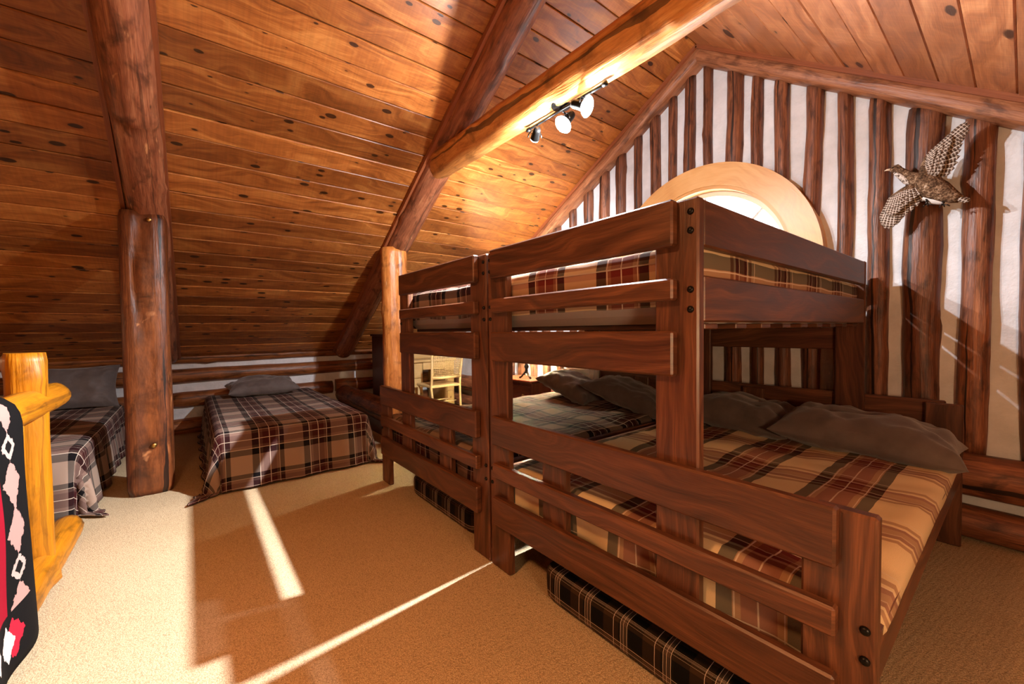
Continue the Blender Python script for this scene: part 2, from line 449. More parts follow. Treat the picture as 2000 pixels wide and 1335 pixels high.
# knee wall left
kw = sheet_wall('wall_left', [[(XB, YK, 0), (XG, YK, 0), (XG, YK, 1.05), (XB, YK, 1.05)]], M['plaster'], 'low knee wall of stacked brown logs with white chinking')
for (z0, r, segs) in ((.925, .075, [(-4, 3.4)]), (.70, .088, [(-4, 3.4)]), (.41, .095, [(-4, -.32), (-.2, 1.62), (1.66, 3.4)]), (.09, .1, [(-4, 3.4)])):
    for (a, b) in segs:
        log((a, YK - .01, z0), (b, YK - .01, z0), (0, -1, 0), r, r * .85, z0 * 31 + a, n=int((b - a) * 9), seg=14, lump=.07, bow=.025, knots=int((b - a) * 2)).obj('log', M['klog'], kw)

# unseen walls behind the camera
wb = sheet_wall('wall_back', [[(XB, YR, 0), (XB, YK, 0), (XB, YK, 4), (XB, YR, 4)]], M['klog'], 'brown timber end wall behind the viewer')
wf = sheet_wall('wall_front', [[(XB, YR, 0), (XG, YR, 0), (XG, YR, 1.1), (XB, YR, 1.1)]], M['klog'], 'low knee wall on the near side of the loft')

# ceilings: a backing sheet and every plank as a part
def slope(name, y_eave, sgn, sl, mat, label, seed):
    zf = (lambda y: RZ - sl * abs(y - RY))
    dn = .05
    back = MB()
    ys = sorted((RY, y_eave))
    P = [[(XB, ys[0], zf(ys[0]) + dn), (XG + .1, ys[0], zf(ys[0]) + dn)], [(XB, ys[1], zf(ys[1]) + dn), (XG + .1, ys[1], zf(ys[1]) + dn)]]
    back.grid(P, [[(0, 0), (1, 0)], [(0, 1), (1, 1)]], smooth=False)
    o = props(back.obj(name, M['void']), label, 'ceiling', kind='structure'); solid(o, .02, 0)
    th = -math.atan(sl) * sgn
    Lslope = abs(y_eave - RY) / math.cos(th)
    W = .172; rows = int(Lslope / W) + 1
    bays = [(XB, -.235), (-.225, 1.755), (1.765, XG)]
    rnd = random.Random(seed)
    meshes = []
    for (a, b) in bays:
        mb = MB(); mb.box(a, b, .002, W - .002, 0, .022, .006, 0); meshes.append(mb.mesh('plank'))
        meshes[-1].materials.append(mat)
    for r_ in range(rows):
        s0 = r_ * W
        for k in range(3):
            p = bpy.data.objects.new('plank', meshes[k]); COL.objects.link(p); p.parent = o
            if sgn > 0:
                yy = RY + s0 * math.cos(th)
            else:
                yy = RY - (s0 + W) * math.cos(th)
            p.location = (0, yy, zf(yy) + rnd.uniform(-.0025, .0025))
            p.rotation_euler = (th + (.018 if sgn > 0 else -.012) + rnd.uniform(-.012, .012), 0, 0)
    return o
cl = slope('ceiling', YK + .15, 1, SL, M['plank'], 'sloping ceiling of orange knotty cedar planks over the two low beds', 3)
cr = slope('ceiling', YR - .15, -1, SR, M['plank_red'], 'sloping cedar plank ceiling on the other side of the ridge, above the bird', 9)

# gable trim: half log and a thin strip along both rakes
def rake(name, ye, sl, label):
    sg = 1 if ye > RY else -1
    e = thing(name, (XG - .06, RY, RZ - .1), label, 'trim', kind='structure')
    zf = lambda y: RZ - sl * abs(y - RY)
    log((XG - .045, RY - sg * .06, zf(RY) - .068 + sl * .06), (XG - .045, ye, zf(ye) - .068), (-1, 0, 0), .062, .085, ye, n=50, seg=12, lump=.05, sup=3.6, bow=.008, knots=6).obj('half_log', M['trimlog'], e)
    b = MB(); c0 = Vector((XG - .13, RY, RZ - .018)); c1 = Vector((XG - .13, ye, zf(ye) - .018))
    nrm = Vector((0, sl * sg, 1)).normalized(); rings = []
    for c in (c0, c1):
        rings.append([c + Vector((.012, 0, 0)) + nrm * .016, c + Vector((-.012, 0, 0)) + nrm * .016, c + Vector((-.012, 0, 0)) - nrm * .016, c + Vector((.05, 0, 0)) - nrm * .016])
    b.rings(rings, [0, (c1 - c0).length], smooth=False).obj('strip', M['trim'], e)
    return e
rake('trim_1', YK, SL, 'brown log moulding where gable meets the big knotty ceiling')
rake('trim_2', YR, SR, 'brown log moulding where gable meets ceiling above the bird')

# ------------------------------------------------------------------ half-round window
wn = thing('window_1', (XG, WY, WZ), 'half-round window in pale pine casing behind the top bunk', 'window', kind='structure')
def arc_band(r0, r1, x0, x1, n=48, a0=0, a1=PI):
    b = MB(); rings = []; us = []
    for i in range(n + 1):
        a = a0 + (a1 - a0) * i / n; d = Vector((0, math.cos(a), math.sin(a))); c = Vector((0, WY, WZ))
        rings.append([c + d * r0 + Vector((x0, 0, 0)), c + d * r1 + Vector((x0, 0, 0)), c + d * r1 + Vector((x1, 0, 0)), c + d * r0 + Vector((x1, 0, 0))])
        us.append(a * (r0 + r1) / 2)
    b.rings(rings, us, smooth=False)
    b.uv = [[(p[0], p[1] * .35) for p in q] for q in b.uv]
    return b
arc_band(.70, .878, XG - .10, XG + .0).obj('casing', M['pine'], wn)
arc_band(.675, .70, XG - .085, XG + .12).obj('jamb', M['pine'], wn)
fr = arc_band(.635, .676, XG + .0, XG + .07).obj('sash', plain('white_sash', lin(222, 206, 184), .4), wn)
MB().box(XG - .12, XG + .1, WY - .9, WY + .9, WZ - .05, WZ + .0, .004).obj('sill', M['pine'], wn)
for a in (45, 90, 135):
    d = Vector((0, math.cos(math.radians(a)), math.sin(math.radians(a))))
    p = Vector((XG + .035, WY, WZ))
    MB().tube([p + d * .02, p + d * .64], .011, 8).obj('muntin', plain('muntin_grey', lin(190, 190, 192), .5) if a == 45 else bpy.data.materials['muntin_grey'], wn)
t = NT('window_glass'); tr = t.new('ShaderNodeBsdfTransparent'); gl = t.new('ShaderNodeBsdfGlossy'); gl.inputs['Roughness'].default_value = .02
mx = t.new('ShaderNodeMixShader'); mx.inputs[0].default_value = .06; t.link(tr.outputs[0], mx.inputs[1]); t.link(gl.outputs[0], mx.inputs[2])
t.link(mx.outputs[0], t.n['Material Output'].inputs['Surface']); M['glass'] = t.m
for k in range(4):
    b = MB(); c = Vector((XG + .04, WY, WZ)); pts = [c]
    for i in range(9):
        a = PI / 4 * (k + i / 8); pts.append(c + Vector((0, math.cos(a), math.sin(a))) * .64)
    nn = len(pts); b.v = [tuple(p) for p in pts] + [tuple(p + Vector((.005, 0, 0))) for p in pts]
    b.face(list(range(nn)), [(0, 0)] * nn); b.face([nn + i for i in reversed(range(nn))], [(0, 0)] * nn)
    for i in range(nn): j = (i + 1) % nn; b.face([i, i + nn, j + nn, j], [(0, 0)] * 4)
    b.obj('pane', M['glass'], wn)

# ------------------------------------------------------------------ posts, rafters, tie
def bolt(parent, c, front, r=.012, mat='black'):
    f = Vector(front)
    MB().lathe(Vector(c) - f * .003, [(0.0001, .011), (r * .6, .011), (r, .006), (r, 0)][::-1], front, 12).obj('bolt', M[mat], parent)

e = thing('log_post', (-.262, 4.17, 0), 'tall reddish log post with long crack between the two low beds', 'post', 'upright log posts')
log((-.262, 4.17, 0), (-.255, 4.17, 2.11), (0, -1, 0), .138, .13, 5.2, n=44, seg=72, lump=.022, sup=4.2, knots=0, groove=(PI + .05, .13)).obj('trunk', M['post'], e)
bolt(e, (-.215, 4.037, 2.05), (0, -1, 0), .016, 'brass'); bolt(e, (-.235, 4.037, .37), (0, -1, 0), .018, 'brass')
e = thing('log_post', (1.725, 4.19, 0), 'pale-topped honey log post standing behind the left bunk bed', 'post', 'upright log posts')
log((1.725, 4.19, 0), (1.725, 4.19, 2.08), (-.4, -1, 0), .132, .132, 9.7, n=40, seg=60, lump=.05, sup=3.0, knots=3, groove=(PI - .1, .12)).obj('trunk', logmat('honey_post', lin(140, 76, 30), lin(184, 112, 50), lin(214, 146, 78), .42, .6, lin(222, 178, 128), .1), e)

def rafter(xc, y0, y1, seed, label, flat=None, sl=SL):
    zf = lambda y: RZ - sl * abs(y - RY)
    e = thing('rafter', (xc, y1, zf(y1)), label, 'beam', 'log rafters')
    sg = 1 if y1 > RY else -1
    nrm = Vector((0, -sl * sg, -1)).normalized()
    f = None
    if flat: f = flat
    log((xc, y0, zf(y0) - .04), (xc, y1, zf(y1) - .04), nrm, .118, .105, seed, n=80, seg=18, lump=.07, bow=.02, knots=12, flat=f).obj('log', M['rafter'], e)
    for sx in (-.128, .128):
        b = MB(); rings = []
        for yy in (y0, y1):
            c = Vector((xc + sx, yy, zf(yy))); rings.append([c + Vector((.013, 0, 0)), c - Vector((.013, 0, 0)), c - Vector((.013, 0, 0)) + nrm * .04, c + Vector((.013, 0, 0)) + nrm * .04])
        b.rings(rings, [0, 4], smooth=False).obj('strip', M['trim'], e)
    return e
rafter(-.232, RY + .03, YK - .1, 2.2, 'log rafter with torn bark above the reddish post', lambda s: 1.5 if s < 1.9 else .7)
rafter(1.76, RY + .03, YK - .1, 6.1, 'knotty log rafter running down to the pale-topped post')
rafter(-.232, RY - .03, YR + .1, 3.4, 'log rafter on the near roof slope behind the viewer', None, SR)
rafter(1.76, RY - .03, YR + .1, 8.8, 'log rafter on the near roof slope over the bunk beds', None, SR)

e = thing('tie_beam', (1.765, 1.7, 2.55), 'honey log tie beam crossing the room with the track light', 'beam')
log((1.765, 3.36, 2.65), (1.765, .15, 2.65), (-1, 0, -.4), .108, .108, 4.4, n=60, seg=60, lump=.035, sup=3.0, bow=.02, knots=3, groove=(PI + .35, .08)).obj('log', M['tie'], e)

e = thing('floor_log', (1.76, 5.3, .1), 'dark log lying along the floor between low bed and bunk', 'beam')
log((1.78, YK - .02, .29), (1.78, 4.33, .27), (-1, 0, .3), .13, .13, 7.7, n=30, seg=16, lump=.05, knots=4).obj('log', M['glog'], e)
MB().box(1.70, 1.86, 4.4, 6.2, 0, .17, .01).obj('footing', M['dark'], e)

# ------------------------------------------------------------------ track light
LX = 1.77
def bulb_light(loc, watts, col=(.97, .97, 1), rad=.012, typ='POINT'):
    l = bpy.data.lights.new('lamp_bulb_light', typ); l.energy = watts; l.color = col; l.shadow_soft_size = rad
    o = bpy.data.objects.new('lamp_bulb_light', l); COL.objects.link(o); o.location = loc; return o
trk = thing('track_light', (LX, 1.71, 2.44), 'black three-head track light hanging under the honey tie beam', 'light')
MB().lathe((LX, 1.735, 2.553), [(.001, -.03), (.055, -.03), (.062, -.018), (.062, 0), (.001, 0)], (0, 0, 1), 28).obj('canopy', M['black'], trk)
MB().tube([(LX, 1.735, 2.53), (LX, 1.735, 2.50)], .009, 10).obj('stem', M['black'], trk)
bar = MB().tube([(LX, 2.03, 2.505), (LX, 1.735, 2.507), (LX, 1.41, 2.505)], .009, 10).obj('bar', M['black'], trk)
MB().lathe((LX, 2.03, 2.505), [(.001, -.014), (.013, -.012), (.013, .014), (.001, .016)], (0, 1, 0), 12).obj('end_cap', M['black'], bar)
MB().lathe((LX, 1.41, 2.505), [(.001, -.016), (.013, -.014), (.013, .012), (.001, .014)], (0, 1, 0), 12).obj('end_cap', M['black'], bar)
tb = NT('bulb_glow'); em = tb.new('ShaderNodeEmission'); em.inputs[0].default_value = (1, .95, .9, 1); em.inputs[1].default_value = 60
tb.link(em.outputs[0], tb.n['Material Output'].inputs['Surface'])
def head(p, aim, watts, lit):
    p = Vector(p); ax = (Vector(aim) - p).normalized(); c = p - ax * .062; yc = c.y
    h = MB().lathe(c, [(.001, -.075), (.02, -.073), (.024, -.06), (.026, -.03), (.03, .0), (.03, .004), (.001, .006)], ax, 24).obj('head', M['black'], trk)
    MB().tube([(LX, yc, 2.50), c + Vector((0, 0, .045))], .005, 8).obj('swivel', M['black'], h)
    sd = ax.cross(Vector((0, 0, 1))).normalized()
    pts = []
    for i in range(9):
        a = PI * i / 8; pts.append(c + sd * .045 * math.cos(a) + Vector((0, 0, .047)) * math.sin(a))
    MB().tube(pts, .0035, 6).obj('yoke', M['black'], h)
    if lit:
        MB().lathe(c, [(.001, .004), (.03, .006), (.05, .022), (.055, .031), (.048, .039), (.001, .042)], ax, 20).obj('bulb', tb.m, h)
    else:
        MB().lathe(c, [(.001, .004), (.026, .006), (.027, .012), (.001, .013)], ax, 20).obj('bulb', tb.m, h)
    bulb_light(c + ax * .062, watts[0])
    if watts[1]:
        sp_ = bulb_light(c + ax * .062, watts[1], typ='SPOT'); sp_.data.spot_size = math.radians(110); sp_.data.spot_blend = 1
        sp_.rotation_euler = ax.to_track_quat('-Z', 'Y').to_euler()
head((1.763, 1.738, 2.40), (-.2, 2.2, .1), LAMP_W, True)
head((1.775, 1.50, 2.42), (2.5, -.6, 1.3), LAMP2_W, True)
head((1.78, 2.0, 2.40), (2.9, 4.0, 1.7), LAMP3_W, False)

# unseen warm lamps around the camera; dome and large lantern are added fill
def lantern(x, y, z, r, w, label):
    gm = NT('warm_lantern_glow'); em = gm.new('ShaderNodeEmission'); em.inputs[0].default_value = (1, .64, .34, 1); em.inputs[1].default_value = w / (4 * PI * PI * r * r)
    gm.link(em.outputs[0], gm.n['Material Output'].inputs['Surface'])
    e = thing('unseen_lantern', (x, y, z), label, 'lamp')
    MB().tube([(x, y, z + r + .02), (x, y, zroof(y) + .02)], .006, 8).obj('cord', M['black'], e)
    MB().lathe((x, y, z + r), [(.03, -.02), (.04, 0), (.03, .03), (.01, .03)], (0, 0, 1), 16).obj('cap', M['brass'], e)
    MB().lathe((x, y, z), [(r * math.cos(a), r * math.sin(a)) for a in [(-88 + 11 * i) * PI / 180 for i in range(17)]], (0, 0, 1), 28).obj('shade', gm.m, e)
def fill_pendant(x, y, z, r, w, label):  # added warm floor fill; the opaque dome keeps its light off the ceiling
    gm = NT('warm_fill_diffuser'); em = gm.new('ShaderNodeEmission'); em.inputs[0].default_value = WARM_C + (1,); em.inputs[1].default_value = w / (PI * PI * r * r)
    gm.link(em.outputs[0], gm.n['Material Output'].inputs['Surface'])
    e = thing('fill_dome_lamp', (x, y, z), label, 'lamp')
    MB().tube([(x, y, z + r * .8), (x, y, zroof(y) + .02)], .006, 8).obj('cord', M['black'], e)
    MB().lathe((x, y, z), [(.001, r * .76), (r * .46, r * .66), (r * .86, r * .36), (r, .012), (r, -.02), (r + .012, -.02), (r + .012, 0), (r * .92, r * .4), (r * .5, r * .72), (.03, r * .82), (.001, r * .83)], (0, 0, 1), 28).obj('shade', M['black'], e)
    MB().lathe((x, y, z), [(.001, -.004), (r, -.002), (r, .01), (.001, .012)], (0, 0, 1), 28).obj('diffuser', gm.m, e)
fill_pendant(-.5, .95, 2.3, .17, WARM_W, 'unseen black dome lamp added as warm fill over the carpet behind the viewer')
lantern(.3, -1.2, 1.1, .2, WARM3_W, 'large unseen lantern added as warm fill behind the viewer on the near side of the loft')  # soft warm fill added for the bunks and lower gable
lantern(-2.3, 4.7, 1.25, .15, WARM2_W, 'small warm paper lantern by the low knee wall')

# ------------------------------------------------------------------ bunk beds
def bunk(sgn, y_in, label):
    Y = lambda w: y_in - sgn * w
    e = thing('bunk_bed', (2.22, Y(.74), 0), label, 'bunk bed', 'twin-over-full bunk beds standing side by side')
    def part(name, x0, x1, w0, w1, z0, z1, b=.006, dz=None):
        ya, yb = sorted((Y(w0), Y(w1))); return MB().box(x0, x1, ya, yb, z0, z1, b).obj(name, M['bunk'], e)
    RX = [(1.451, 1.591), (1.285, 1.353), (1.051, 1.191)]; RL = [(.635, .779), (.472, .544), (.239, .38)]
    for (px0, px1, rx0, rx1, out) in ((1.187, 1.225, 1.152, 1.187, -1), (3.215, 3.25, 3.25, 3.285, 1)):
        pst = part('post', px0, px1, 0, .152, 0, 1.591)
        pt2 = part('post', px0, px1, .942, 1.087, .245, 1.591)
        pt3 = part('post', px0, px1, 1.35, 1.496, 0, .769)
        part('baluster', px0, px1, .39, .53, .245, .76)
        for (a, b) in RX: part('rail', rx0, rx1, .063, 1.023, a, b)
        for (a, b) in RL: part('rail', rx0, rx1, .063, 1.427, a, b)
        if out < 0:
            for z in (1.55, 1.493, 1.316, 1.256): bolt(pt2, (px0, Y(1.063), z), (-1, 0, 0), .0105)
            for z in (1.55, 1.493, 1.316, 1.256, .50, .43): bolt(pst, (px0, Y(.02), z), (-1, 0, 0), .0095)
            for z in (.505, .435): bolt(pt3, (px0, Y(1.475), z), (-1, 0, 0), .0105)
    for (w0, w1) in ((.014, .047), (1.052, 1.085)):
        part('side_rail', 1.226, 3.214, w0, w1, 1.217, 1.36); part('guard_rail', 1.226, 3.214, w0, w1, 1.447, 1.589)
    for (w0, w1) in ((.014, .047), (1.461, 1.494)): part('side_rail', 1.226, 3.214, w0, w1, .375, .495)
    for k in range(9):
        x = 1.3 + k * .228
        part('slat', x, x + .09, .048, 1.051, 1.195, 1.214, .003); part('slat', x, x + .09, .048, 1.46, .30, .319, .003)
    return e
YI_R, YI_L = 1.690, 1.706
bunk(1, YI_R, 'dark stained bunk bed on the right, nearest the bird on the gable')
bunk(-1, YI_L, 'dark stained bunk bed on the left, beside the pale-topped post')

def mattress(x0, x1, y0, y1, z0, z1, label, mat='mattress'):
    o = MB().box(x0, x1, y0, y1, z0, z1, .03).obj('mattress', M[mat], loc=((x0 + x1) / 2, (y0 + y1) / 2, z0)); return props(o, label, 'mattress', 'mattresses of the beds')

def drape(cx, cy, wx, wy, ztop, ov, label, mat, r=.045, flare=.06, floor=None, wr=.006, res=.03, seed=1., ripple=.012, name='blanket', thick=.008, uvrot=False):
    """cloth over a box top: ov = overhang (x-, x+, y-, y+)"""
    ax0, ax1 = -wx / 2 - ov[0], wx / 2 + ov[1]; ay0, ay1 = -wy / 2 - ov[2], wy / 2 + ov[3]
    nx, ny = max(8, int((ax1 - ax0) / res)), max(8, int((ay1 - ay0) / res))
    P, UV = [], []
    for j in range(ny + 1):
        row, ur = [], []
        b = ay0 + (ay1 - ay0) * j / ny
        for i in range(nx + 1):
            a = ax0 + (ax1 - ax0) * i / nx
            ta = max(0, abs(a) - wx / 2) * (1 if a > 0 else -1); tb_ = max(0, abs(b) - wy / 2) * (1 if b > 0 else -1)
            bx, by = max(-wx / 2, min(wx / 2, a)), max(-wy / 2, min(wy / 2, b))
            tt = math.hypot(ta, tb_)
            h = nz(a * 3.1 + seed, b * 3.1, seed) * wr * 1.6 + nz(a * 8 + seed, b * 6, seed + 4) * wr * .8 + nz(a * 17, b * 15 + seed, seed) * wr * .3
            if tt < 1e-6: p = Vector((cx + bx, cy + by, ztop + h))
            else:
                d = Vector((ta, tb_, 0)) / tt
                q = min(tt / r, PI / 2); out = r * math.sin(q); dn = r * (1 - math.cos(q))
                rest = max(0, tt - r * PI / 2)
                out += flare * rest; dn += rest
                s = a * abs(d.y) + b * abs(d.x) + math.atan2(abs(ta), abs(tb_) + 1e-9) * .25
                rp = ripple * min(1, rest / .18) * (math.sin(s * 19 + seed) * .7 + nz(s * 6, seed, 2.) * 1.2)
                if min(abs(ta), abs(tb_)) > 0: rp += .03 * min(1, rest / .3) * math.sin(4 * math.atan2(abs(tb_), abs(ta)))
                out += rp
                z = ztop + h * .4 - dn
                if floor is not None:
                    lim = floor + .012 + abs(nz(a * 7, b * 7, seed)) * .014
                    if z < lim: out += (lim - z) * .8; z = lim
                p = Vector((cx + bx, cy + by, z)) + d * out
            row.append(p); ur.append((a + seed * .37, b + seed * .21) if not uvrot else (b + seed * .37, a + seed * .21))
        P.append(row); UV.append(ur)
    o = MB().grid(P, UV).obj(name, M[mat], loc=(cx, cy, ztop - .2))
    solid(o, thick, 1)
    return props(o, label, 'blanket', 'plaid blankets spread on the beds')

def pillow(c, W, D, T, rot, label, seed, sag=.55):
    n = 44; b = MB(); R = Matrix.Rotation(rot[2], 3, 'Z') @ Matrix.Rotation(rot[1], 3, 'Y') @ Matrix.Rotation(rot[0], 3, 'X')
    for top in (1, -1):
        P, UV = [], []
        for j in range(n + 1):
            row, ur = [], []
            for i in range(n + 1):
                s = -1 + 2 * i / n; t = -1 + 2 * j / n
                s = math.sin(s * PI / 2); t = math.sin(t * PI / 2)
                x = s * W / 2 * (1 - .09 * (1 - t * t) * abs(s)); y = t * D / 2 * (1 - .10 * (1 - s * s) * abs(t))
                pr = max(0, (1 - s ** 4)) ** .55 * max(0, (1 - t ** 4)) ** .55
                edge = max(abs(s), abs(t))
                w = nz(s * 2 + seed, t * 2, seed) * .14 + nz(s * 5, t * 4 + seed, seed) * .10 * (.3 + edge) + .11 * edge ** 3 * math.sin((s * 9 if abs(t) > abs(s) else t * 7) + seed * 3 + nz(s * 4, t * 4, seed) * 4)
                z = top * T / 2 * pr * (1 + w * 1.6) * (1 if top > 0 else sag)
                row.append(Vector(c) + R @ Vector((x, y, z))); ur.append((x, y))
            P.append(row); UV.append(ur)
        b.grid(P, UV, flip=(top < 0))
    o = b.obj('pillow', M['pillow'], loc=c); return props(o, label, 'pillow', 'grey pillows on the beds')

for sgn, yi, side in ((1, YI_R, 'right'), (-1, YI_L, 'left')):
    yc = yi - sgn * .557
    y0, y1 = sorted((yi - sgn * .049, yi - sgn * 1.038))
    mattress(1.25, 3.20, y0, y1, 1.2145, 1.415, 'grey sheeted upper mattress of the %s bunk bed' % side, 'sheet')
    drape(2.225, yc, 1.915, .925, 1.462, (.205, .10, .16, .16), 'wool plaid blanket on the upper berth of the %s bunk' % side, 'plaid_warm' if sgn > 0 else 'plaid', r=.03, flare=-.03, wr=.012, seed=2.3 + sgn, ripple=.006, uvrot=True)
    yc = yi - sgn * .776
    y0, y1 = sorted((yi - sgn * .049, yi - sgn * 1.446))
    mattress(1.25, 3.20, y0, y1, .3195, .470, 'thick lower mattress under the plaid blanket of the %s bunk' % side)
    ovo = (.06, .12) if sgn > 0 else (.12, .06)
    drape(2.225, yc, 1.905, 1.36, .515, (.21, .05, ovo[0], ovo[1]), 'wool plaid blanket on the wide lower berth of the %s bunk' % side, 'plaid_warm' if sgn > 0 else 'plaid', r=.035, flare=-.02, wr=.014, seed=5.1 + sgn, ripple=.016, uvrot=True)

pillow((2.93, .555, .572),   .80, .52, .28, (0, -.07, PI / 2 + .06), 'brown-grey pillow at the outer corner of the right lower bunk', 1.7)
pillow((2.98, 1.2, .578), .74, .52, .27, (0, -.08, PI / 2 - .05), 'brown-grey pillow on the right lower bunk, second from the outer corner', 4.2)
pillow((2.96, 2.1, .61),  .74, .48, .24, (0, -.26, PI / 2 + .08), 'brown-grey pillow on the left lower bunk, nearer the right bunk', 6.9)
pillow((3.0, 2.78, .61), .70, .48, .24, (0, -.26, PI / 2 - .04), 'brown-grey pillow on the left lower bunk, beside the nightstand', 8.1)

# plaid pads pushed under the bunks
def pad(y0, y1, x0, label, seed):
    b = MB(); L = y1 - y0; n = 30; seg = 28; rings, us = [], []
    for i in range(n + 1):
        yy = y0 + L * i / n; e_ = min(i, n - i) / n * L; sh = 1 - .12 * math.exp(-e_ / .02); ring = []
        for j in range(seg):
            a = 2 * PI * j / seg; ca, sa = math.cos(a), math.sin(a)
            cx = math.copysign(abs(ca) ** .28, ca) * .28; cz = math.copysign(abs(sa) ** .28, sa) * .074
            ring.append((x0 + .28 + cx * sh, yy, .078 + cz * sh + (nz(yy * 5, ca, seed) * .004 if sa > 0 else 0)))
        rings.append(ring); us.append(yy)
    b.rings(rings, us); per = 1.25
    b.uv = [[(p[0], p[1] * per) for p in q] for q in b.uv]
    o = b.obj('floor_cushion', M['pad'], loc=(x0 + .28, (y0 + y1) / 2, 0)); return props(o, label, 'cushion', 'plaid pads under the bunk beds')
pad(.36, 1.325, 1.2, 'dark green plaid foam pad on the carpet under the right bunk', 1.)
pad(1.97, 2.80, 1.25, 'dark green plaid foam pad on the carpet under the left bunk', 2.)

# ------------------------------------------------------------------ low single beds under the eave
def lowbed(x0, x1, y0, label, blabel, mlabel, seed, ov):
    e = thing('bed_base', ((x0 + x1) / 2, (y0 + 6.1) / 2, 0), label, 'bed', 'low single beds under the eave')
    MB().box(x0 + .04, x1 - .04, y0 + .06, 6.08, .07, .23, .01).obj('box_spring', M['mattress'], e)
    for xx in (x0 + .1, x1 - .1):
        for yy in (y0 + .15, 6.0): MB().tube([(xx, yy, 0), (xx, yy, .075)], .022, 10).obj('leg', M['black'], e)
    mattress(x0 + .03, x1 - .03, y0 + .04, 6.08, .2305, .425, mlabel)
    drape((x0 + x1) / 2, (y0 + 6.06) / 2, x1 - x0, 6.06 - y0, .447, ov, blabel, 'plaid', r=.05, flare=.10, floor=0, wr=.006, seed=seed, ripple=.016, res=.028)
lowbed(.17, 1.22, 3.78, 'low single bed between the log post and the bunks', 'plaid blanket trailing to the carpet on the bed right of the reddish post', 'mattress of the low bed right of the reddish post', 1.1, (.50, .44, .47, 0))
lowbed(-1.72, -.64, 3.92, 'low single bed behind the yellow railing', 'plaid blanket hanging over the bed behind the yellow railing', 'mattress of the low bed behind the yellow railing', 3.6, (.3, .46, .46, 0))
pillow((.68, 5.78, .54), .74, .45, .24, (0.12, 0, .03), 'flat brown-grey pillow at the wall on the bed right of the reddish post', 2.5)
pillow((-.98, 6.0, .665), .76, .46, .22, (1.22, 0, -.02), 'blue-grey pillow propped upright on the bed behind the railing', 5.5)

# ------------------------------------------------------------------ yellow log railing and the hanging blanket
e = thing('log_railing', (-.62, 2.3, 0), 'yellow peeled-log railing at the left edge', 'railing')
log((-.625, 2.97, .02), (-.622, 2.97, 1.12), (.3, -1, 0), .07, .07, 3.1, n=26, seg=18, lump=.05, sup=3, knots=3).obj('newel_post', M['yellow'], e)
log((-.625, 1.1, .02), (-.622, 1.1, 1.12), (.3, -1, 0), .07, .07, 4.1, n=20, seg=14, lump=.05, sup=3, knots=3).obj('newel_post', M['yellow'], e)
log((-.615, 3.42, .872), (-.60, .9, .885), (1, 0, .5), .07, .07, 5.3, n=40, seg=20, lump=.06, sup=2.4, bow=.01, knots=4).obj('top_rail', M['yellow'], e)
log((-.60, 3.50, .072), (-.60, .9, .072), (1, 0, .5), .07, .07, 6.3, n=40, seg=16, lump=.05, sup=2.4, knots=4).obj('bottom_rail', M['yellow'], e)
for yy in (1.4, 1.75, 2.1, 2.45, 2.72):
    log((-.615, yy, .12), (-.615, yy, .83), (1, 0, 0), .035, .035, yy, n=14, seg=12, lump=.05, knots=1).obj('baluster', M['yellow'], e)

t = NT('woven_blanket'); uv = t.sep(t.uv()); u_, v_ = uv[0], uv[1]      # u: metres in from the edge, v: metres up
def diamond(per, cu, hw, hh, ph):
    fv = t.math('SUBTRACT', t.math('FRACT', t.math('ADD', t.math('DIVIDE', v_, per), ph)), .5)
    wob = t.math('MULTIPLY', t.math('SUBTRACT', t.noise(t.uv(), 45, 3), .5), .8)
    d = t.math('ADD', t.math('DIVIDE', t.math('ABSOLUTE', t.math('SUBTRACT', u_, cu)), hw), t.math('DIVIDE', t.math('ABSOLUTE', t.math('MULTIPLY', fv, per)), hh))
    return t.math('LESS_THAN', t.math('ADD', d, wob), 1)
col = t.mix(t.math('GREATER_THAN', u_, .25), lin(14, 13, 14), lin(136, 14, 34))
col = t.mix(diamond(.43, .155, .075, .085, .05), col, lin(168, 128, 120))
col = t.mix(diamond(.43, .155, .075, .085, .44), col, lin(168, 128, 120))
col = t.mix(diamond(.43, .155, .06, .05, .75), col, lin(176, 152, 144))
col = t.mix(diamond(.43, .155, .03, .025, .75), col, lin(20, 18, 18))
low = t.math('LESS_THAN', v_, .2)
col = t.mix(low, col, lin(14, 13, 14))
col = t.mix(t.math('MULTIPLY', diamond(.9, .22, .07, .07, .38), low), col, lin(172, 30, 50))
col = t.mix(t.math('MULTIPLY', diamond(.9, .27, .06, .06, .38), low), col, lin(226, 210, 196))
col = t.mix(diamond(.42, .40, .08, .1, .2), col, lin(14, 13, 14))
col = t.mix(diamond(.42, .40, .04, .05, .2), col, lin(224, 200, 190))
t.bump(t.noise(t.uv(), 500, 1), .3, .002)
M['woven'] = t.set(col, .95, 0, .1)
P, UV = [], []
ny, ns = 40, 46; hgt = .84; rr = .083
for i in range(ny + 1):
    u = i / ny * 1.15; row, ur = [], []
    for j in range(ns + 1):
        s = j / ns * (hgt * 1.55 + PI * rr)          # from the front hem, over the rail, to the back hem
        yy = 2.36 - u
        wv = .012 * math.sin(u * 17) * (1 - min(1, s / hgt)) + .008 * nz(u * 4, s * 3, 1)
        if s < hgt: p = (-.607 + rr + wv + .02 * (1 - s / hgt), yy, .06 + s)
        elif s < hgt + PI * rr:
            a = (s - hgt) / rr; p = (-.607 + rr * math.cos(a), yy, .06 + hgt + rr * math.sin(a) * .9)
        else: p = (-.607 - rr - .004, yy, .06 + hgt - (s - hgt - PI * rr))
        edge = max(0, 1 - u / .03); ss = p[2]
        row.append(p); ur.append((u, s))
    P.append(row); UV.append(ur)
o = MB().grid(P, UV).obj('saddle_blanket', M['woven'], loc=(-.607, 1.9, .05)); solid(o, .012, 1)
props(o, 'red and black woven blanket with pale diamonds over the yellow railing', 'blanket')

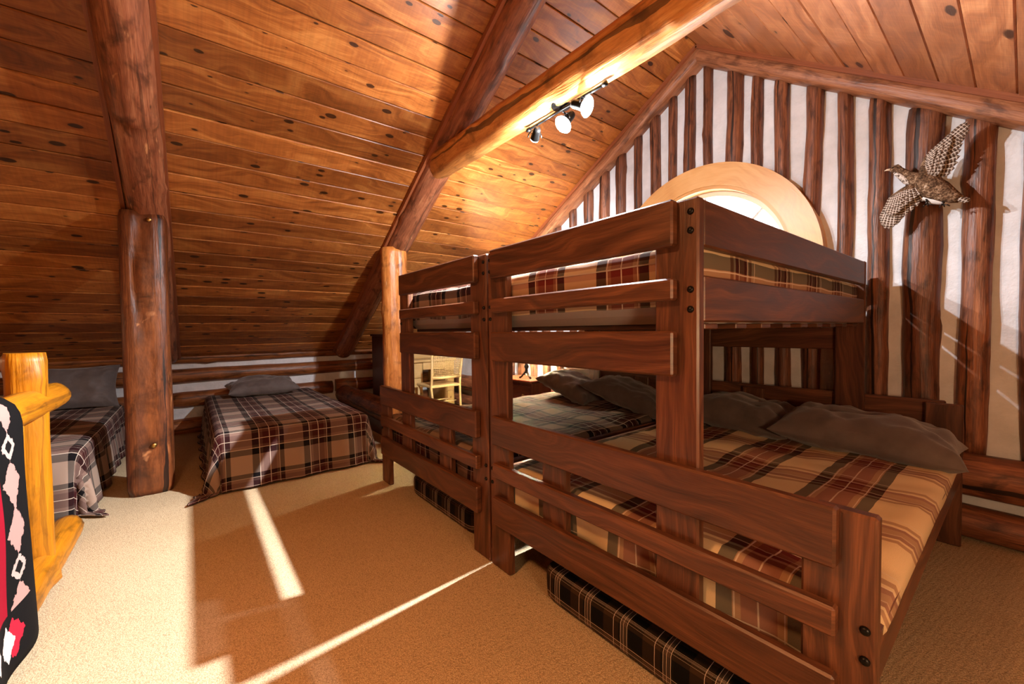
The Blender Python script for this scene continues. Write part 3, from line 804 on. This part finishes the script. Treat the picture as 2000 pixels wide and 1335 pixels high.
# ------------------------------------------------------------------ furniture beyond the bunks
dk = thing('desk', (2.85, 5.9, 0), 'cream pine kneehole desk with drawers seen through the left bunk', 'desk')
MB().box(2.15, 3.28, 5.56, 6.2, .735, .77, .006).obj('desktop', M['cream'], dk)
MB().box(2.72, 3.1, 5.585, 5.60, .62, .735, .003).obj('drawer', M['cream'], dk)
for (a, b) in ((2.18, 2.72), (3.10, 3.26)):
    MB().box(a, b, 5.6, 6.18, .04, .735, .005).obj('pedestal', M['cream'], dk)
    for (z0, z1) in ((.06, .27), (.285, .49), (.505, .69)):
        d = MB().box(a + .02, b - .02, 5.582, 5.602, z0, z1, .006).obj('drawer', M['cream'], dk)
        cx = (a + b) / 2
        if b - a > .3: MB().tube([(cx - .05, 5.582, (z0 + z1) / 2), (cx - .04, 5.56, (z0 + z1) / 2), (cx + .04, 5.56, (z0 + z1) / 2), (cx + .05, 5.582, (z0 + z1) / 2)], .006, 8).obj('handle', M['brass'], d)
        else: MB().lathe((cx, 5.584, (z0 + z1) / 2), [(.006, 0), (.006, .012), (.016, .018), (.012, .028), (.001, .03)], (0, -1, 0), 14).obj('knob', M['cream'], d)
MB().box(2.3, 3.22, 5.98, 6.17, .77, .93, .005).obj('hutch', M['cream'], dk)

ch = thing('desk_chair', (2.78, 5.15, 0), 'pale wooden chair with a cane back pulled up to the desk', 'chair')
X0, X1 = 2.55, 3.0
for xx, sg in ((X0, -1), (X1, 1)):
    MB().tube([(xx + .02 * -sg, 4.95, 0), (xx, 5.0, .42), (xx - .005 * sg, 4.99, .5), (xx + .012 * sg, 4.93, .90)], .017, 10).obj('back_leg', M['cream'], ch)
    MB().tube([(xx - .01 * sg, 5.42, 0), (xx - .01 * sg, 5.40, .42)], .017, 10).obj('front_leg', M['cream'], ch)
MB().box(X0 - .01, X1 + .01, 4.985, 5.44, .42, .455, .012).obj('seat', M['cream'], ch)
MB().tube([(X0, 4.94, .885), (2.775, 4.90, .91), (X1, 4.94, .885)], .024, 10).obj('top_rail', M['cream'], ch)
MB().tube([(X0, 4.985, .56), (2.775, 4.96, .56), (X1, 4.985, .56)], .024, 10).obj('lower_rail', M['cream'], ch)
cn = MB()
def cpos(a, z): return (X0 + (X1 - X0) * a, 4.985 - .05 * (z - .56) / .33 - .03 * math.sin(PI * a), z)
for k in range(1, 18): a = k / 18; cn.tube([cpos(a, .57), cpos(a, .73), cpos(a, .89)], .005, 5)
for k in range(1, 14): z = .57 + k * .023; cn.tube([cpos(a / 6, z) for a in range(7)], .005, 5)
cw = cn.obj('cane_webbing', M['cream'], ch); cw['kind'] = 'stuff'
for yy in (5.1, 5.3): MB().tube([(X0 + .005, yy, .2), (X1 - .005, yy, .2)], .009, 8).obj('stretcher', M['cream'], ch)

ns_ = thing('nightstand', (3.16, 3.68, 0), 'reddish nightstand with small knobs beyond the left bunk', 'nightstand')
MB().box(2.97, 3.27, 3.40, 3.96, .08, .60, .005, 2).obj('body', M['cherry'], ns_)
MB().box(2.935, 3.285, 3.37, 3.99, .60, .632, .008, 1).obj('top', M['cherry'], ns_)
for xx in (3.0, 3.24):
    for yy in (3.43, 3.93): MB().box(xx - .02, xx + .02, yy - .02, yy + .02, 0, .08, .004).obj('foot', M['cherry'], ns_)
for (z0, z1) in ((.12, .33), (.36, .56)):
    d = MB().box(2.955, 2.972, 3.43, 3.93, z0, z1, .005, 1).obj('drawer', M['cherry'], ns_)
    for yy in (3.52, 3.84): MB().lathe((2.956, yy, (z0 + z1) / 2), [(.006, 0), (.006, .012), (.015, .018), (.011, .028), (.001, .03)], (-1, 0, 0), 14).obj('knob', M['brass'], d)
fg = thing('table_lamp', (3.08, 3.62, .632), 'lit table lamp with three dark splayed feet on the nightstand', 'lamp')
for k in range(3):
    a = 2 * PI * k / 3 + .4; dx, dy = math.cos(a), math.sin(a)
    MB().tube([(3.08 + dx * .085, 3.62 + dy * .085, .64), (3.08 + dx * .06, 3.62 + dy * .06, .655), (3.08 + dx * .02, 3.62 + dy * .02, .70), (3.08, 3.62, .72)], lambda q: .013 - .003 * q, 8).obj('foot', M['darkmetal'], fg)
MB().lathe((3.08, 3.62, .69), [(.012, 0), (.02, .02), (.016, .05), (.03, .08), (.012, .12), (.01, .3), (.014, .31)], (0, 0, 1), 16).obj('stem', M['darkmetal'], fg)
sh = MB().lathe((3.08, 3.62, .98), [(.105, 0), (.065, .17)], (0, 0, 1), 28)
sh.f = sh.f[:-2]; sh.uv = sh.uv[:-2]; sh.sm = sh.sm[:-2]
t = NT('lamp_shade'); t.set(lin(214, 190, 150), .8); tl = t.new('ShaderNodeBsdfTranslucent'); tl.inputs[0].default_value = lin(220, 180, 120)
mx = t.new('ShaderNodeMixShader'); mx.inputs[0].default_value = .5; t.link(t.b.outputs[0], mx.inputs[1]); t.link(tl.outputs[0], mx.inputs[2]); t.link(mx.outputs[0], t.n['Material Output'].inputs['Surface'])
solid(sh.obj('shade', t.m, fg), .003, 0)
tb2 = NT('warm_bulb'); em = tb2.new('ShaderNodeEmission'); em.inputs[0].default_value = (1, .8, .5, 1); em.inputs[1].default_value = NIGHT_W / (4 * PI * PI * .03 ** 2)
tb2.link(em.outputs[0], tb2.n['Material Output'].inputs['Surface'])
MB().lathe((3.08, 3.62, 1.005), [(.03 * math.cos(a), .03 * math.sin(a)) for a in [(-85 + 17 * i) * PI / 180 for i in range(11)]], (0, 0, 1), 16).obj('bulb', tb2.m, fg)

cb = thing('dark_cabinet', (2.03, 5.2, 0), 'tall dark wood cabinet in shadow behind the pale-topped post', 'cabinet')
MB().box(1.93, 2.16, 5.0, 5.5, .06, 1.14, .005).obj('body', M['dark'], cb)
MB().box(1.91, 2.18, 4.98, 5.51, 1.14, 1.17, .006, 1).obj('top', M['dark'], cb)
MB().box(1.94, 2.15, 5.02, 5.48, 0, .06, .004).obj('plinth', M['dark'], cb)
for (a, b) in ((.1, .6), (.63, 1.11)):
    d = MB().box(1.95, 2.14, 4.988, 5.002, a, b, .004).obj('door', M['dark'], cb)
    MB().lathe((2.12, 4.99, (a + b) / 2), [(.005, 0), (.005, .01), (.012, .016), (.001, .024)], (0, -1, 0), 12).obj('knob', M['brass'], d)

# ------------------------------------------------------------------ mounted grouse on the gable
t = NT('grouse_body'); oc = t.objc(); n1 = t.noise(oc, 40, 4, .7); n2 = t.noise(oc, 130, 2)
sx = t.sep(oc)
body_col = t.ramp(t.math('ADD', t.math('MULTIPLY', n1, .6), t.math('MULTIPLY', n2, .4)), [(.36, lin(40, 28, 20)), (.5, lin(96, 72, 52)), (.6, lin(150, 124, 98)), (.7, lin(214, 200, 184))])
t.bump(n2, .6, .004); M['bird'] = t.set(body_col, .85, 0, .1)
t = NT('grouse_feather'); uv = t.sep(t.uv()); n1 = t.noise(t.uv(), 60, 2)
bars = t.math('SINE', t.math('ADD', t.math('MULTIPLY', uv[0], 460), t.math('ADD', t.math('MULTIPLY', n1, 7), t.math('MULTIPLY', t.rnd(), 6.28))))
vein = t.math('LESS_THAN', t.math('ABSOLUTE', t.math('SUBTRACT', uv[1], .5)), .05)
c = t.mix(t.math('GREATER_THAN', bars, .55), lin(78, 60, 48), lin(178, 164, 150))
c = t.mix(t.math('MULTIPLY', vein, .8), c, lin(220, 210, 200))
M['feather'] = t.set(c, .8, 0, .1)
M['belly'] = plain('grouse_down', lin(222, 214, 206), .9, 0, .1, .5, 120)
t = NT('grouse_throat'); n1 = t.noise(t.objc(), 70, 3, .7); M['pale'] = t.set(t.ramp(n1, [(.42, lin(70, 54, 44)), (.5, lin(190, 178, 166)), (.7, lin(222, 214, 206))]), .85, 0, .1)
M['horn'] = plain('grouse_beak', lin(206, 186, 160), .5)
gb = thing('mounted_bird', (3.36, .36, 1.97), 'mounted brown speckled grouse with spread wings on the gable logs', 'bird')
BX = 3.345
W = lambda y, z, x=0: Vector((BX + x, y, z))
def spine(stations, seg=18):
    b = MB(); rings = []; us = []; L = 0
    for i, (p, ra, rb) in enumerate(stations):
        d = (stations[min(i + 1, len(stations) - 1)][0] - stations[max(i - 1, 0)][0]).normalized()
        fr_ = Vector((-1, 0, 0)); fr_ = (fr_ - d * fr_.dot(d)).normalized(); sd_ = d.cross(fr_)
        rings.append([p - fr_ * math.cos(2 * PI * j / seg) * rb + sd_ * math.sin(2 * PI * j / seg) * ra for j in range(seg)])
        if i: L += (p - stations[i - 1][0]).length
        us.append(L)
    return b.rings(rings, us)
body = spine([(W(.521, 2.140), .004, .004), (W(.515, 2.139), .011, .012), (W(.500, 2.135), .019, .021), (W(.482, 2.126), .021, .023), (W(.462, 2.110), .018, .02), (W(.440, 2.085), .022, .024),
              (W(.412, 2.055), .036, .036), (W(.380, 2.022), .052, .05), (W(.345, 1.988), .058, .056), (W(.310, 1.955), .054, .05), (W(.275, 1.922), .042, .04), (W(.245, 1.9), .028, .025), (W(.228, 1.888), .02, .012)]).obj('body', M['bird'], gb)
spine([(W(.545, 2.140), .001, .001), (W(.534, 2.143), .005, .005), (W(.517, 2.140), .0085, .0085)], 10).obj('beak', M['horn'], body)
MB().lathe(W(.503, 2.142, -.019), [(.001, -.004), (.0045, -.002), (.0045, .002), (.001, .0045)], (-1, .1, .1), 10).obj('eye', M['black'], body)
spine([(W(.505, 2.155, .0), .004, .004), (W(.486, 2.155), .008, .008), (W(.468, 2.14), .003, .003)], 8).obj('crest', M['bird'], body)
spine([(W(.498, 2.115, .0), .008, .016), (W(.475, 2.09), .014, .02), (W(.445, 2.05), .018, .024), (W(.42, 2.02), .008, .014)], 12).obj('throat', M['pale'], body)
spine([(W(.37, 1.945, .01), .02, .02), (W(.33, 1.92, .01), .03, .028), (W(.285, 1.895, .01), .022, .022), (W(.25, 1.885, .01), .006, .01)], 12).obj('belly', M['belly'], body)
def feather(p, d, L, wd, nrm, bend=.0, name='feather', parent=None, mat='feather'):
    d = d.normalized(); nrm = (nrm - d * nrm.dot(d)).normalized(); sd_ = d.cross(nrm)
    P, UV = [], []; n = 9
    for i in range(n + 1):
        s = i / n; w = wd * (.55 + .45 * math.sin(min(1, s * 1.6) * PI / 2)) * (1 if s < .72 else math.sqrt(max(0, 1 - ((s - .72) / .28) ** 2)) + .02)
        c = p + d * L * s + nrm * (bend * s * s + .004) ; row, ur = [], []
        for j in range(5):
            q = (j - 2) / 2
            row.append(c + sd_ * q * w / 2 - nrm * abs(q) * w * .08); ur.append((s * L, .5 + q * .5))
        P.append(row); UV.append(ur)
    b = MB().grid(P, UV); o = b.obj(name, M[mat], parent); solid(o, .0012, 0); return o
def wing(root, wrist, tips, ncov, seed, name='wing'):
    """root at the shoulder, wrist at the leading edge, tips = list of feather tips from outermost to innermost"""
    arm = spine([(root, .026, .02), (root.lerp(wrist, .5), .024, .016), (wrist, .014, .01), (wrist + (wrist - root) * .12, .004, .004)], 12).obj(name, M['bird'], body)
    n = len(tips)
    for i, tp in enumerate(tips):
        s = i / (n - 1); base = wrist.lerp(root, max(0, s - .12) * 1.05)
        feather(base + Vector((.006 + .0015 * i, 0, 0)), tp - base, (tp - base).length, .036, Vector((-1, 0, 0)), -.006, 'flight_feather', arm)
    rnd = random.Random(seed)
    for ring_, frac, ln in ((0, .12, .50), (1, .05, .36), (2, .0, .24)):
        for i in range(ncov):
            s = i / (ncov - 1); k = s * (n - 1); tp = tips[int(k)].lerp(tips[min(n - 1, int(k) + 1)], k - int(k))
            base = wrist.lerp(root, s * .98); v = (tp - base)
            feather(base + v * frac + Vector((-.004 - .004 * ring_, 0, 0)), v, v.length * ln, .026, Vector((-1, 0, 0)), -.003, 'covert_feather', arm)
wing(W(.372, 2.055, -.015), W(.358, 2.160, -.015), [W(.205, 2.296, -.03), W(.197, 2.278, -.03), W(.200, 2.252, -.028), W(.213, 2.222, -.026), W(.222, 2.190, -.024), W(.228, 2.158, -.022), W(.232, 2.125, -.02), W(.240, 2.094, -.018), W(.252, 2.066, -.016), W(.268, 2.044, -.014), W(.292, 2.03, -.014)], 11, 1)
wing(W(.400, 2.012, -.02), W(.505, 1.965, -.025), [W(.553, 1.838, -.03), W(.548, 1.808, -.03), W(.535, 1.786, -.03), W(.519, 1.781, -.03), W(.502, 1.786, -.03), W(.484, 1.800, -.028), W(.468, 1.826, -.026), W(.448, 1.848, -.026), W(.424, 1.868, -.024), W(.398, 1.892, -.022), W(.372, 1.916, -.02), W(.350, 1.94, -.02)], 12, 2)
for k in range(5):
    feather(W(.262, 1.912, -.012 + .004 * k), W(.196 + .006 * k, 1.862 + .007 * k) - W(.262, 1.912), .08, .022, Vector((-1, 0, 0)), 0, 'tail_feather', body)
for (yy, zz) in ((.362, 1.912), (.298, 1.893)):
    ft = MB().tube([W(yy, zz + .02, .0), W(yy - .006, zz - .008, -.012), W(yy - .002, zz - .02, -.018)], .006, 8).obj('foot', M['darkmetal'], body)
    for q in (-1, 0, 1): MB().tube([W(yy - .002, zz - .02, -.018), W(yy - .008 + .014 * q, zz - .028, -.03), W(yy - .012 + .02 * q, zz - .036, -.026)], .003, 6).obj('toe', M['darkmetal'], ft)
MB().tube([W(.345, 1.99, .03), W(.345, 1.99, .17)], .006, 8).obj('mounting_rod', M['darkmetal'], gb)
